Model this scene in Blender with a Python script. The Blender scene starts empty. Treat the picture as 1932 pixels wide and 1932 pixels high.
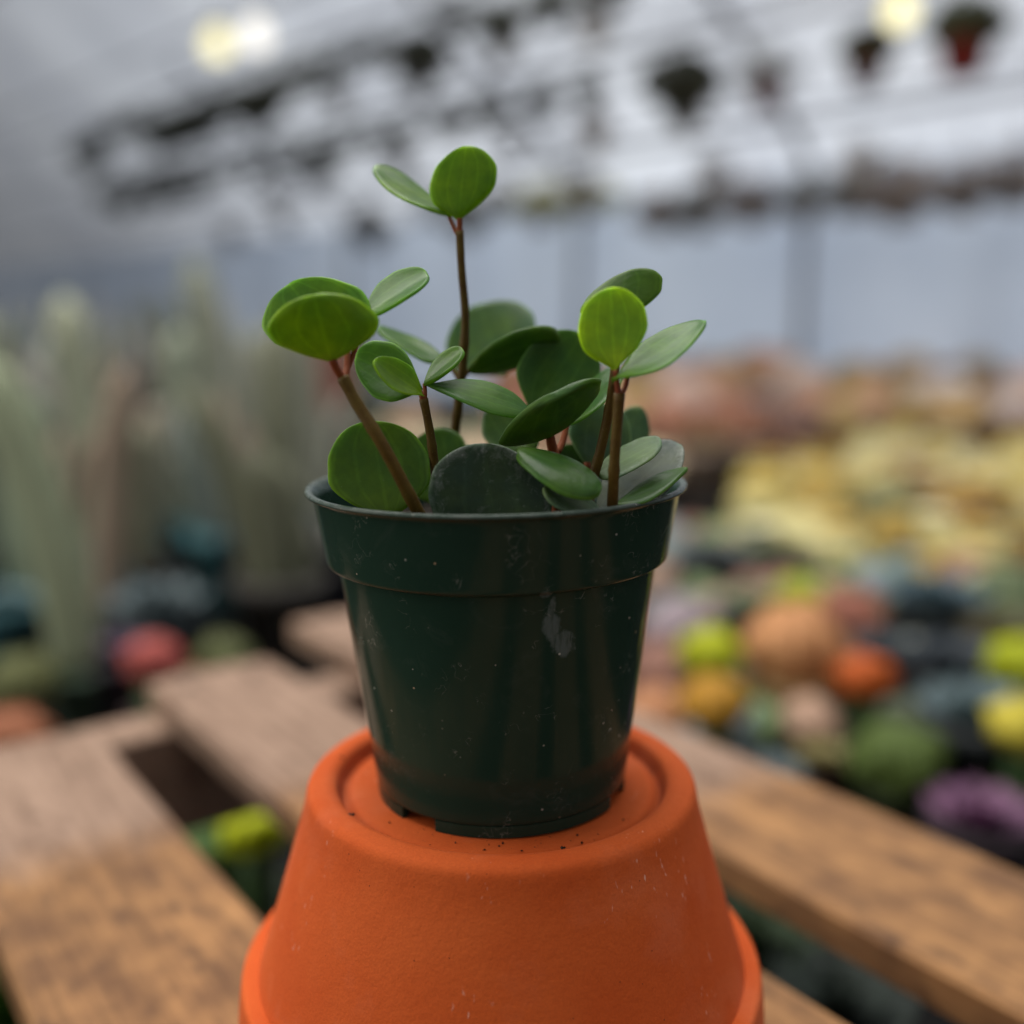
import bpy, math, random
from mathutils import Vector, Matrix, noise
random.seed(7)
R = math.radians
scn = bpy.context.scene
col = scn.collection

# ------------------------------------------------------------------ camera, world, lamps, exposure
FPX, PITCH = 1932.0, 0.178
CAM = Vector((0.0031, -0.291, 0.2395))
cd = bpy.data.cameras.new('camera'); cam = bpy.data.objects.new('camera', cd); col.objects.link(cam)
cam.location = CAM; cam.rotation_euler = (math.pi/2 - PITCH, 0, 0)
cd.sensor_fit = 'HORIZONTAL'; cd.sensor_width = 36; cd.lens = 36*FPX/1932
cd.clip_start = 0.01; cd.clip_end = 200
cd.dof.use_dof = True; cd.dof.focus_distance = 0.263
cd.dof.aperture_fstop = 36/11.8
scn.camera = cam
scn.render.engine = 'CYCLES'
try:
    scn.cycles.use_denoising = True
    scn.cycles.denoiser = 'OPENIMAGEDENOISE'
except Exception: pass
scn.cycles.max_bounces = 8; scn.cycles.sample_clamp_indirect = 6
scn.view_settings.view_transform = 'Standard'; scn.view_settings.look = 'None'
scn.view_settings.exposure = 0.48; scn.view_settings.gamma = 1.0
w = bpy.data.worlds.new('World'); scn.world = w; w.use_nodes = True
bg = w.node_tree.nodes['Background']
bg.inputs['Color'].default_value = (0.92, 0.96, 1.0, 1); bg.inputs['Strength'].default_value = 0.23
def area(name, loc, target, sx, sy, watts, color):
    l = bpy.data.lights.new(name, 'AREA'); l.shape = 'RECTANGLE'; l.size = sx; l.size_y = sy
    l.energy = watts; l.color = color
    o = bpy.data.objects.new(name, l); col.objects.link(o); o.location = loc
    o.rotation_euler = (Vector(target)-Vector(loc)).to_track_quat('-Z', 'Y').to_euler()
    return o
area('roof_light', (-0.5, 1.0, 3.2), (0, 0.6, 0), 3.4, 3.4, 138, (1.0, 0.97, 0.93))
area('side_light', (-2.8, -0.1, 0.7), (0, 0, 0.2), 1.6, 3.0, 30, (1.0, 0.95, 0.86))
# daylight outside the greenhouse, falling on the back of its film
area('outside_light', (3.6, 8.2, 3.9), (1.2, 5.4, 1.2), 10.0, 6.0, 440, (0.90, 0.95, 1.0))

# ------------------------------------------------------------------ helpers
def ray(x, y):
    u = (x-966)/FPX; v = (966-y)/FPX; c, s = math.cos(PITCH), math.sin(PITCH)
    return Vector((u, c+v*s, -s+v*c))
def atY(x, y, Y):
    d = ray(x, y); return CAM + d*((Y-CAM.y)/d.y)
def atZ(x, y, Z):
    d = ray(x, y); return CAM + d*((Z-CAM.z)/d.z)
def lin(r, g, b):
    f = lambda c: (c/255/12.92 if c/255 <= .04045 else ((c/255+.055)/1.055)**2.4)
    return (f(r), f(g), f(b), 1)

def tag(o, label=None, cat=None, group=None, kind=None):
    if label: o['label'] = label
    if cat: o['category'] = cat
    if group: o['group'] = group
    if kind: o['kind'] = kind
    return o
def link(name, me, mat=None, parent=None, smooth=True):
    o = bpy.data.objects.new(name, me); col.objects.link(o)
    if mat and not me.materials: me.materials.append(mat)
    if parent: o.parent = parent
    return o
def mesh(name, v, f, smooth=True):
    me = bpy.data.meshes.new(name); me.from_pydata([tuple(p) for p in v], [], f); me.update()
    if smooth: me.polygons.foreach_set('use_smooth', [True]*len(me.polygons))
    return me
def empty(name, loc=(0, 0, 0), parent=None):
    o = bpy.data.objects.new(name, None); col.objects.link(o); o.location = loc; o.empty_display_size = .02
    if parent: o.parent = parent
    return o
def lathe(prof, seg=48, cx=0, cy=0, a0=0, a1=2*math.pi, rib=None):
    v, f = [], []
    closed = abs(a1-a0-2*math.pi) < 1e-6
    n = seg if closed else seg+1
    for (r, z) in prof:
        for i in range(n):
            a = a0+(a1-a0)*i/seg; rr = r*(rib(a) if rib else 1)
            v.append((cx+rr*math.cos(a), cy+rr*math.sin(a), z))
    for k in range(len(prof)-1):
        for i in range(seg):
            j = (i+1) % n
            f.append((k*n+i, k*n+j, (k+1)*n+j, (k+1)*n+i))
    return v, f
def tube(path, rad, seg=10, rib=None, cap=True):
    P = [Vector(p) for p in path]; v, f = [], []
    ref = Vector((0, -1, 0.13))
    for k, p in enumerate(P):
        t = (P[min(k+1, len(P)-1)]-P[max(k-1, 0)]).normalized()
        x = t.cross(ref)
        x = x.normalized() if x.length > 1e-4 else Vector((1, 0, 0)); y = t.cross(x)
        for i in range(seg):
            a = 2*math.pi*i/seg; r = rad[k]*(rib(a) if rib else 1)
            v.append(p + x*math.cos(a)*r + y*math.sin(a)*r)
    for k in range(len(P)-1):
        for i in range(seg):
            j = (i+1) % seg; f.append((k*seg+i, k*seg+j, (k+1)*seg+j, (k+1)*seg+i))
    if cap:
        f.append(tuple(range(seg))[::-1]); f.append(tuple((len(P)-1)*seg+i for i in range(seg)))
    return v, f
def smooth_path(pts, n=14):
    P = [Vector(p) for p in pts]
    if len(P) == 2: return [P[0].lerp(P[1], i/n) for i in range(n+1)]
    Q = [P[0]*2-P[1]]+P+[P[-1]*2-P[-2]]; out = []
    for i in range(1, len(Q)-2):
        for k in range(n):
            t = k/n; a, b, c, d = Q[i-1], Q[i], Q[i+1], Q[i+2]
            out.append(.5*((2*b)+(c-a)*t+(2*a-5*b+4*c-d)*t*t+(3*b-a-3*c+d)*t**3))
    out.append(P[-1]); return out
def box(x0, x1, y0, y1, z0, z1, b=0.0):
    # bevelled box: 24 verts
    if b <= 0:
        v = [(x, y, z) for z in (z0, z1) for y in (y0, y1) for x in (x0, x1)]
        return v, [(0, 2, 3, 1), (4, 5, 7, 6), (0, 1, 5, 4), (2, 6, 7, 3), (0, 4, 6, 2), (1, 3, 7, 5)]
    v, f = [], []
    prof = [(z0, b), (z0+b, 0), (z1-b, 0), (z1, b)]
    for z, i in prof:
        X0, X1, Y0, Y1 = x0+i, x1-i, y0+i, y1-i; c = b
        v += [(X0+c, Y0, z), (X1-c, Y0, z), (X1, Y0+c, z), (X1, Y1-c, z), (X1-c, Y1, z), (X0+c, Y1, z), (X0, Y1-c, z), (X0, Y0+c, z)]
    for k in range(3):
        for i in range(8):
            j = (i+1) % 8; f.append((k*8+i, k*8+j, k*8+8+j, k*8+8+i))
    f.append(tuple(range(8))[::-1]); f.append(tuple(range(24, 32)))
    return v, f

# ------------------------------------------------------------------ node helpers
class NT:
    def __init__(s, name):
        s.m = bpy.data.materials.new(name); s.m.use_nodes = True; s.t = s.m.node_tree
        s.t.nodes.clear(); s.out = s.n('ShaderNodeOutputMaterial')
    def n(s, typ, **kw):
        x = s.t.nodes.new(typ)
        for k, v in kw.items():
            if hasattr(x, k): setattr(x, k, v)
        return x
    def l(s, a, b): s.t.links.new(a, b)
    def put(s, sock, val):
        if isinstance(val, bpy.types.NodeSocket): s.l(val, sock)
        else: sock.default_value = val
    def math(s, op, a, b=0.0, clamp=False):
        x = s.n('ShaderNodeMath', operation=op, use_clamp=clamp); s.put(x.inputs[0], a); s.put(x.inputs[1], b); return x.outputs[0]
    def mix(s, fac, a, b, blend='MIX'):
        x = s.n('ShaderNodeMix', data_type='RGBA', blend_type=blend); s.put(x.inputs['Factor'], fac)
        s.put(x.inputs[6], a); s.put(x.inputs[7], b); return x.outputs[2]
    def noise(s, vec, scale, detail=3, rough=.55, dist=0.0):
        x = s.n('ShaderNodeTexNoise'); s.l(vec, x.inputs['Vector']); x.inputs['Scale'].default_value = scale
        x.inputs['Detail'].default_value = detail; x.inputs['Roughness'].default_value = rough; x.inputs['Distortion'].default_value = dist
        return x.outputs['Fac']
    def ramp(s, fac, a, b, lo=0.0, hi=1.0):
        x = s.n('ShaderNodeMapRange'); x.clamp = True; s.put(x.inputs[0], fac)
        x.inputs[1].default_value = a; x.inputs[2].default_value = b; x.inputs[3].default_value = lo; x.inputs[4].default_value = hi
        return x.outputs[0]
    def mapping(s, vec, scale=(1, 1, 1), rot=(0, 0, 0), loc=(0, 0, 0)):
        x = s.n('ShaderNodeMapping'); s.l(vec, x.inputs[0]); x.inputs['Scale'].default_value = scale
        x.inputs['Rotation'].default_value = rot; x.inputs['Location'].default_value = loc; return x.outputs[0]
    def obj(s): return s.n('ShaderNodeTexCoord').outputs['Object']
    def bump(s, h, strength, dist):
        x = s.n('ShaderNodeBump'); s.l(h, x.inputs['Height']); x.inputs['Strength'].default_value = strength
        x.inputs['Distance'].default_value = dist; return x.outputs[0]
    def bsdf(s, color, rough=.5, spec=.5, normal=None, **kw):
        x = s.n('ShaderNodeBsdfPrincipled'); s.put(x.inputs['Base Color'], color); s.put(x.inputs['Roughness'], rough)
        s.put(x.inputs['Specular IOR Level'], spec)
        if normal: s.l(normal, x.inputs['Normal'])
        for k, v in kw.items(): s.put(x.inputs[k], v)
        return x.outputs[0]
    def done(s, sh): s.l(sh, s.out.inputs[0]); return s.m

_plain = {}
def plain(rgb, rough=.6, var=.25, scale=60):
    key = (rgb, rough)
    if key not in _plain:
        t = NT('matte_%d_%d_%d' % rgb); c = lin(*rgb); o = t.obj()
        nz = t.noise(o, scale, 3)
        d = tuple(x*(1-var) for x in c[:3])+(1,); e = tuple(min(1, x*(1+var)) for x in c[:3])+(1,)
        _plain[key] = t.done(t.bsdf(t.mix(nz, d, e), rough, .35))
    return _plain[key]

# green nursery-pot plastic
def m_plastic():
    t = NT('dark_green_plastic'); o = t.obj()
    base = t.mix(t.ramp(t.noise(o, 45, 4), .35, .7), (0.0150, 0.0385, 0.0260, 1), (0.0180, 0.0430, 0.0295, 1))
    # dust film, faint, in cloudy patches
    dust = t.math('MULTIPLY', t.ramp(t.noise(o, 70, 6, .7, 1.0), .56, .78), .10)
    # pale specks
    vor = t.n('ShaderNodeTexVoronoi'); vor.inputs['Scale'].default_value = 420; t.l(o, vor.inputs['Vector'])
    sep = t.n('ShaderNodeSeparateColor'); t.l(vor.outputs['Color'], sep.inputs[0])
    sp = t.math('LESS_THAN', vor.outputs['Distance'], t.math('MULTIPLY', sep.outputs[1], .15))
    sp = t.math('MULTIPLY', sp, t.math('GREATER_THAN', sep.outputs[0], .72))
    sp = t.math('MULTIPLY', sp, t.ramp(t.noise(o, 55, 2), .42, .56))
    # hair-thin squiggles where noise crosses a level
    q = t.noise(o, 260, 2, .5, .6)
    ln = t.math('LESS_THAN', t.math('ABSOLUTE', t.math('SUBTRACT', q, .5)), .006)
    ln = t.math('MULTIPLY', ln, t.ramp(t.noise(t.mapping(o, loc=(3, 1, 2)), 95, 3), .57, .64))
    # dried smear on the front
    def blob(cx, cz, rx, rz, ang):
        mp = t.n('ShaderNodeMapping'); mp.vector_type = 'TEXTURE'; t.l(o, mp.inputs[0])
        mp.inputs['Location'].default_value = (cx, 0, cz); mp.inputs['Rotation'].default_value = (0, ang, 0)
        mp.inputs['Scale'].default_value = (rx, 1e3, rz)
        ln_ = t.n('ShaderNodeVectorMath', operation='LENGTH'); t.l(mp.outputs[0], ln_.inputs[0])
        return t.math('SUBTRACT', 1.0, ln_.outputs['Value'])
    sm = t.math('MAXIMUM', blob(*SMEAR[0]), blob(*SMEAR[1]))
    for b in SMEAR[2:]: sm = t.math('MAXIMUM', sm, blob(*b))
    sm = t.math('ADD', sm, t.math('MULTIPLY', t.math('SUBTRACT', t.noise(o, 330, 4, .6), .5), 1.1))
    sepo = t.n('ShaderNodeSeparateXYZ'); t.l(o, sepo.inputs[0])
    sm = t.math('MULTIPLY', t.ramp(sm, .12, .42), t.math('LESS_THAN', sepo.outputs[1], 0))
    strk = t.ramp(t.noise(t.mapping(o, (1, 1, .12)), 900, 2), .35, .55, .45, 1)
    sm = t.math('MULTIPLY', sm, strk)
    lip = t.math('MULTIPLY', t.ramp(sepo.outputs[2], .0899, .0908), t.ramp(t.noise(o, 210, 5, .65), .30, .62, .25, .9))
    dust = t.math('ADD', dust, t.math('MULTIPLY', lip, .42), True)
    c = t.mix(dust, base, (0.20, 0.21, 0.19, 1))
    c = t.mix(t.math('MULTIPLY', sm, .30), c, (0.27, 0.32, 0.33, 1))
    c = t.mix(t.math('MULTIPLY', ln, .26), c, (0.40, 0.40, 0.36, 1))
    warm = t.mix(sep.outputs[2], (0.55, 0.55, 0.50, 1), (0.42, 0.27, 0.15, 1))
    c = t.mix(t.math('MULTIPLY', sp, .75), c, warm)
    scr = t.noise(t.mapping(o, (1, 1, .05)), 700, 3)
    h = t.math('ADD', t.math('MULTIPLY', scr, .25), t.math('MULTIPLY', t.noise(o, 120, 3), .5))
    r = t.math('ADD', .13, t.math('MULTIPLY', t.math('ADD', t.math('MULTIPLY', dust, 1.5), sm), .35))
    return t.done(t.bsdf(c, r, .15, t.bump(h, .08, .0006)))

def m_terracotta():
    t = NT('terracotta_clay'); o = t.obj()
    c = t.mix(t.ramp(t.noise(o, 22, 4), .3, .7), lin(193, 79, 27), lin(208, 97, 42))
    fine = t.noise(o, 1500, 2)
    c = t.mix(t.ramp(fine, .35, .75, 0, .28), c, lin(160, 64, 30))
    pale = t.ramp(t.noise(t.mapping(o, loc=(.2, .5, .1)), 30, 5, .6), .54, .78, 0, .18)
    c = t.mix(pale, c, lin(226, 150, 118))
    # chalky scrapes: short near-vertical dashes gathered in patches
    dash = t.noise(t.mapping(o, (1, 1, .30), rot=(0, R(14), 0)), 620, 2)
    patch = t.ramp(t.noise(t.mapping(o, loc=(1.3, .2, .7)), 42, 2), .57, .68)
    c = t.mix(t.math('MULTIPLY', t.math('MULTIPLY', t.ramp(dash, .65, .73), patch), .60), c, lin(236, 190, 168))
    vor = t.n('ShaderNodeTexVoronoi'); vor.inputs['Scale'].default_value = 330; t.l(o, vor.inputs['Vector'])
    sep = t.n('ShaderNodeSeparateColor'); t.l(vor.outputs['Color'], sep.inputs[0])
    sp = t.math('MULTIPLY', t.math('LESS_THAN', vor.outputs['Distance'], .075), t.math('GREATER_THAN', sep.outputs[0], .90))
    c = t.mix(t.math('MULTIPLY', sp, .7), c, lin(84, 40, 24))
    # shade in the groove round the base, painted as a darker ring
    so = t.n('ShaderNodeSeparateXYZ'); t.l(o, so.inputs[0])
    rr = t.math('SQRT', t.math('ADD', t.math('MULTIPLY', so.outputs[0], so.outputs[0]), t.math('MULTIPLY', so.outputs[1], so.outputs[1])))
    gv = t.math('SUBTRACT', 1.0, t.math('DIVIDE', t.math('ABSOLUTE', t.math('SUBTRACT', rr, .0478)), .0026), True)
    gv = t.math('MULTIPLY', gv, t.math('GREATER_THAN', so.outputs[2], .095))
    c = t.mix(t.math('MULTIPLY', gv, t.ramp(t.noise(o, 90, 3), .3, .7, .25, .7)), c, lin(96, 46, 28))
    h = t.math('ADD', t.math('MULTIPLY', fine, .5), t.noise(o, 420, 3))
    return t.done(t.bsdf(c, .85, .2, t.bump(h, .35, .0005)))

def m_wood():
    t = NT('weathered_pallet_wood'); o = t.obj()
    info = t.n('ShaderNodeObjectInfo')
    off = t.n('ShaderNodeVectorMath', operation='ADD'); t.l(o, off.inputs[0])
    mul = t.n('ShaderNodeVectorMath', operation='SCALE'); t.l(info.outputs['Location'], mul.inputs[0]); mul.inputs['Scale'].default_value = 7.3
    t.l(mul.outputs[0], off.inputs[1]); v = off.outputs[0]
    gr = t.noise(t.mapping(v, (.05, 1, 1)), 210, 6, .68, .5)
    bl = t.noise(v, 26, 4, .6)
    so = t.n('ShaderNodeSeparateXYZ'); t.l(o, so.inputs[0])
    edge = t.math('ADD', so.outputs[0], t.math('MULTIPLY', t.math('SUBTRACT', t.noise(v, 60, 3), .5), .05))
    fresh = t.ramp(t.math('SUBTRACT', edge, info.outputs['Alpha']), -.255, -.215)        # the near length of each board is fresher, yellower wood
    grey = t.mix(bl, lin(136, 110, 92), lin(174, 146, 126))
    yel = t.mix(t.ramp(bl, .35, .65), lin(116, 84, 58), lin(178, 132, 86))
    c = t.mix(fresh, grey, yel)
    c = t.mix(t.ramp(gr, .40, .66, 0, .62), c, lin(78, 54, 38))
    sp = t.ramp(t.noise(t.mapping(v, (.55, 1, 1)), 75, 3, .55), .55, .68, 0, .7)
    c = t.mix(sp, c, lin(82, 60, 46))
    return t.done(t.bsdf(c, .8, .25, t.bump(gr, .4, .001)))

def m_leaf(name, residue=0.0):
    t = NT(name); info = t.n('ShaderNodeObjectInfo'); o = t.obj()
    uv = t.n('ShaderNodeUVMap'); sv = t.n('ShaderNodeSeparateXYZ'); t.l(uv.outputs[0], sv.inputs[0])
    und = t.n('ShaderNodeAttribute'); und.attribute_name = 'under'
    c = info.outputs['Color']
    hsv = t.n('ShaderNodeHueSaturation'); t.l(c, hsv.inputs['Color']); hsv.inputs['Hue'].default_value = .497; hsv.inputs['Saturation'].default_value = 1.0; hsv.inputs['Value'].default_value = 1.0
    base = t.mix(und.outputs['Fac'], c, hsv.outputs[0])
    mott = t.noise(o, 320, 4, .6)
    zone = t.noise(o, 95, 3, .5)
    base = t.mix(t.ramp(zone, .35, .68), t.mix(1.0, base, (.78, .86, 1.15, 1), 'MULTIPLY'), t.mix(1.0, base, (1.22, 1.10, .8, 1), 'MULTIPLY'))
    bfac = t.ramp(sv.outputs[0], .0, .35, .5, 0)
    base = t.mix(bfac, base, t.mix(1.0, base, (1.5, 1.25, .9, 1), 'MULTIPLY'))
    base = t.mix(t.ramp(mott, .3, .75, 0, .5), base, t.mix(1.0, base, (.45, .5, .4, 1), 'MULTIPLY'))
    # faint parallel veins running base to tip
    vv = t.math('ABSOLUTE', t.math('SUBTRACT', sv.outputs[1], .5))
    ph = t.math('ADD', t.math('MULTIPLY', vv, 30.0), t.math('MULTIPLY', t.noise(o, 130, 2), 3.0))
    vein = t.ramp(t.math('SINE', ph), .70, 1.0, 0, .34)
    base = t.mix(vein, base, t.mix(1.0, base, (1.6, 1.55, 1.6, 1), 'MULTIPLY'))
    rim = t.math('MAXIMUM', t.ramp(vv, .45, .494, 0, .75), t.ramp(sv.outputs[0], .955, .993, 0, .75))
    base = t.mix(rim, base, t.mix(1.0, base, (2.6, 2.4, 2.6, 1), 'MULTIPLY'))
    flk = t.math('MULTIPLY', t.ramp(t.noise(o, 1400, 2), .70, .78), t.ramp(t.noise(o, 150, 2), .5, .62))
    base = t.mix(t.math('MULTIPLY', flk, .35), base, (.42, .46, .34, 1))
    rough = .30
    if residue:
        q = t.noise(o, 260, 6, .72, 1.2); big = t.noise(o, 85, 3)
        edge = t.ramp(vv, .28, .48, 0, .22)
        ue = t.ramp(sv.outputs[0], .72, .98, 0, .16)
        lvl = t.math('ADD', t.math('ADD', q, t.math('MULTIPLY', big, .35)), t.math('ADD', edge, ue))
        k = t.ramp(lvl, .77, 1.03, 0, residue)
        fl = t.ramp(t.noise(o, 1500, 3), .50, .70)
        k = t.math('MULTIPLY', k, t.math('ADD', .35, t.math('MULTIPLY', fl, .65)))
        base = t.mix(k, base, (.50, .52, .50, 1)); rough = .55
    bmp = t.bump(t.math('ADD', t.noise(o, 700, 2), t.math('MULTIPLY', mott, 1.5)), .16, .0004)
    p = t.bsdf(base, rough, .34, bmp)
    tr = t.n('ShaderNodeBsdfTranslucent')
    t.l(t.mix(1.0, base, (2.0, 1.9, .6, 1), 'MULTIPLY'), tr.inputs[0])
    ms = t.n('ShaderNodeMixShader'); ms.inputs[0].default_value = .42 if not residue else .08
    t.l(p, ms.inputs[1]); t.l(tr.outputs[0], ms.inputs[2])
    return t.done(ms.outputs[0])

def m_stem(name, a, b):
    t = NT(name); o = t.obj()
    c = t.mix(t.ramp(t.noise(o, 180, 4, .6), .3, .7), a, b)
    c = t.mix(t.ramp(t.noise(o, 1900, 2), .62, .72, 0, .4), c, (.24, .18, .06, 1))
    return t.done(t.bsdf(c, .5, .18, t.bump(t.noise(o, 900, 3), .25, .0004)))

def m_soil():
    t = NT('damp_potting_soil'); o = t.obj()
    c = t.mix(t.ramp(t.noise(o, 500, 4), .4, .7), (.010, .008, .006, 1), (.05, .038, .028, 1))
    return t.done(t.bsdf(c, .95, .2, t.bump(t.noise(o, 600, 4), .9, .002)))

def m_film(name, a, b, tr=.45):
    t = NT(name); o = t.obj()
    n1 = t.noise(t.mapping(o, (1, 1, .5)), .9, 4, .6)
    c = t.mix(t.ramp(n1, .3, .7), a, b)
    d = t.n('ShaderNodeBsdfDiffuse'); t.l(c, d.inputs[0])
    l = t.n('ShaderNodeBsdfTranslucent'); t.l(c, l.inputs[0])
    ms = t.n('ShaderNodeMixShader'); ms.inputs[0].default_value = tr
    t.l(d.outputs[0], ms.inputs[1]); t.l(l.outputs[0], ms.inputs[2]); return t.done(ms.outputs[0])

def m_emit(name, rgb, strength):
    t = NT(name); e = t.n('ShaderNodeEmission'); e.inputs[0].default_value = rgb; e.inputs[1].default_value = strength
    return t.done(e.outputs[0])

# ------------------------------------------------------------------ setting: bench, film wall and roof
BZ = -0.26
GA = R(44); GU = Vector((-math.sin(GA), math.cos(GA), 0)); GN = Vector((math.cos(GA), math.sin(GA), 0))
def G(u, n, z): return GU*u + GN*n + Vector((0, 0, z))

def m_bench():
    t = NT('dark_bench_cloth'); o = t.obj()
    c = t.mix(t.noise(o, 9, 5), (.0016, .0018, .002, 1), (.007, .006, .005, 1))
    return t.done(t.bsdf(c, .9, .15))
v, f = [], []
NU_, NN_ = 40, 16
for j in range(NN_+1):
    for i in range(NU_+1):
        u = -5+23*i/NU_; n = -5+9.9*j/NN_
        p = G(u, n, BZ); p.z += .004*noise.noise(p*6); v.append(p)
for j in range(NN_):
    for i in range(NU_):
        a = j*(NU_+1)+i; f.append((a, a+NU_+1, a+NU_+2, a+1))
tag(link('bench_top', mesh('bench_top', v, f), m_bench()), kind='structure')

def sheet(name, fn, nu, nv, mat):
    v = [fn(i/nu, j/nv) for j in range(nv+1) for i in range(nu+1)]
    f = [(j*(nu+1)+i, j*(nu+1)+i+1, (j+1)*(nu+1)+i+1, (j+1)*(nu+1)+i) for j in range(nv) for i in range(nu)]
    return tag(link(name, mesh(name, v, f), mat), kind='structure')
def wallf(s, q):
    u = -6+24*s; z = BZ-.3+q*1.66
    wob = .05*math.sin(u*7+2*noise.noise(Vector((u, z, 0))))*(.4+.6*abs(math.sin(u*2.1)))
    return G(u, 5.0+wob, z)
sheet('film_wall', wallf, 260, 8, m_film('blue_grey_film', lin(180, 190, 206), lin(205, 212, 222), .4))
def rooff(s, q):
    u = -6+24*s; n = 5.0-4.2*q; z = 1.06+.66*(5.0-n)
    wob = .04*math.sin(u*5.5+1.7*noise.noise(Vector((u, n, 3))))*math.sin(q*math.pi)
    return G(u, n, z+wob)
sheet('film_roof', rooff, 200, 14, m_film('white_film', lin(205, 206, 212), lin(238, 238, 240), .55))

m_pipe = plain((150, 152, 158), .4)
def pipe(name, path, r, label, cat, group):
    v, f = tube(path, [r]*len(path), 10)
    return tag(link(name, mesh(name, v, f), m_pipe), label, cat, group)

# ------------------------------------------------------------------ pallet
m_w = m_wood()
EA = R(-53.5)
pal = empty('wooden_pallet', (0, 0, 0)); pal.rotation_euler = (0, 0, EA)
tag(pal, 'weathered wooden pallet of spaced boards under the terracotta pot', 'pallet')
TH = 0.019
for (n0, n1, e0, e1) in [(-.256, -.167, -.37, .62), (-.115, -.024, -.392, .62), (.027, .116, -.452, .62), (.169, .264, -.530, .62)]:
    nseg = 24; v, f = [], []
    hw = (n1-n0)/2; b = .0022
    prof = [(-hw, -TH+b), (-hw, -b), (-hw+b, 0), (-hw*.33, .0004), (hw*.33, .0003), (hw-b, 0), (hw, -b), (hw, -TH+b), (hw-b, -TH), (-hw+b, -TH)]
    for k in range(nseg+1):
        x = e0+(e1-e0)*k/nseg
        for (y, z) in prof:
            s = .0012*noise.noise(Vector((x*14, y*30, n0*50)))
            v.append((x+(.004*noise.noise(Vector((y*60, n0*9, 1))) if k in (0, nseg) else 0), y+s, z+s*.5))
    m = len(prof)
    for k in range(nseg):
        for i in range(m):
            j = (i+1) % m; f.append((k*m+i, k*m+j, (k+1)*m+j, (k+1)*m+i))
    f.append(tuple(range(m))[::-1]); f.append(tuple(nseg*m+i for i in range(m)))
    o = link('plank', mesh('plank', v, f, False), m_w, pal); o.location = (0, (n0+n1)/2, 0); o.color = (1, 1, 1, .13 if n0 > .1 else 0)
for e0 in (-.425, .10, .55):
    v, f = box(-.02, .02, -.256, .264, -.095, -TH-.0005, .002)
    o = link('stringer', mesh('stringer', v, f, False), m_w, pal); o.location = (e0, 0, 0)
nv, nf = lathe([(.0005, .0012), (.0034, .0010), (.0040, 0), (.0040, -.002)], 12); nail_me = mesh('nail', nv, nf); nail_me.materials.append(plain((70, 60, 54), .5))
for e0 in (-.425, .10, .55):
    for n0 in (-.195, -.09, -.05, .05, .095, .19, .24):
        if e0 < -.4 and n0 < 0: continue
        o = link('nail', nail_me, None, pal); o.location = (e0+random.uniform(-.006, .006), n0+random.uniform(-.004, .004), .0004)
for e0 in (-.425, .10, .55):
    for n0 in (-.20, .21):
        v, f = box(-.035, .035, -.04, .04, BZ-.003, -.0955, .003)
        o = link('support_block', mesh('support_block', v, f, False), m_w, pal); o.location = (e0, n0, 0)

# ------------------------------------------------------------------ terracotta pot, upside down
TZ = 0.105
def profile_round(pts, r, n=5):
    P = [Vector((a, b)) for a, b in pts]; out = [P[0]]
    for i in range(1, len(P)-1):
        a, b, c = P[i-1], P[i], P[i+1]; rr = min(r[i] if isinstance(r, (list, tuple)) else r, (a-b).length*.45, (c-b).length*.45)
        p, q = b+(a-b).normalized()*rr, b+(c-b).normalized()*rr
        for k in range(n+1):
            t = k/n; out.append(p*(1-t)**2+b*2*t*(1-t)+q*t*t)
    out.append(P[-1]); res = [out[0]]
    for a, b in zip(out, out[1:]):
        d = (b-a).length
        if d > .004:
            for t in (.0008/d, .5, 1-.0008/d): res.append(a.lerp(b, t))
        res.append(b)
    return [(p.x, p.y) for p in res]
terra = empty('terracotta_pot', (0, 0, 0))
tag(terra, 'upside down orange terracotta flower pot standing on the pallet boards', 'flower pot')
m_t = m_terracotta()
pts = [(.0085, .008-.012), (.0085, 0), (.0448, -.0002), (.0474, -.0026), (.0494, .0024), (.0518, .0034), (.0576, .0026), (.0593, -.0062), (.0670, -.0324), (.0748, -.0575)]
rad = [0, .001, .002, .0015, .0022, .003, .0046, .006, .01, 0]
body = [(r, z+TZ) for r, z in profile_round(pts, rad)]
inner = [(.0690, .052), (.0620, .070), (.0535, TZ-.0095), (.0085, TZ-.0095), (.0085, TZ-.004)]
v, f = lathe(body+inner, 160)
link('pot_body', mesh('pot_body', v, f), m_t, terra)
pts = [(.0742, -.0551), (.0788, -.0549), (.0800, -.0640), (.0818, -.1040), (.0800, -.1050), (.0770, -.1050), (.0715, -.0680), (.0690, -.0540), (.0742, -.0551)]
rim = [(r, z+TZ) for r, z in profile_round(pts, [0, .0035, .004, .002, .001, .002, .004, .002, 0])]
v, f = lathe(rim, 160)
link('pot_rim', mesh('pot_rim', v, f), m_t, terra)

# ------------------------------------------------------------------ green plastic pot
def rel(px, py, Y=-.044):
    p = atY(px, py, Y); return p.x, p.z-TZ
SMEAR = []
for (px, py, rx, rz, a) in [(1049, 1150, .0013, .0042, .15), (1038, 1120, .0020, .0018, 0), (1050, 1188, .0032, .0044, -.1), (1068, 1222, .0040, .0048, -.5)]:
    X, Z = rel(px, py); SMEAR.append((X, Z, rx, rz, a))
pot = empty('plastic_pot', (0, 0, TZ)); pot.rotation_euler = (0, R(-.9), 0)
tag(pot, 'dark green plastic nursery pot with a scuffed glossy side and wide rim band', 'plant pot')
m_p = m_plastic()
pts = [(.0361, .0034), (.0371, .0036), (.0374, .0046), (.0385, .0135), (.0459, .0704)]
pb = profile_round(pts, [0, .0006, .0006, .006, 0])
inn = [(.0449, .0704), (.0376, .0135), (.0362, .0070), (.001, .0068), (.001, .0034), (.0361, .0034)]
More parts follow.
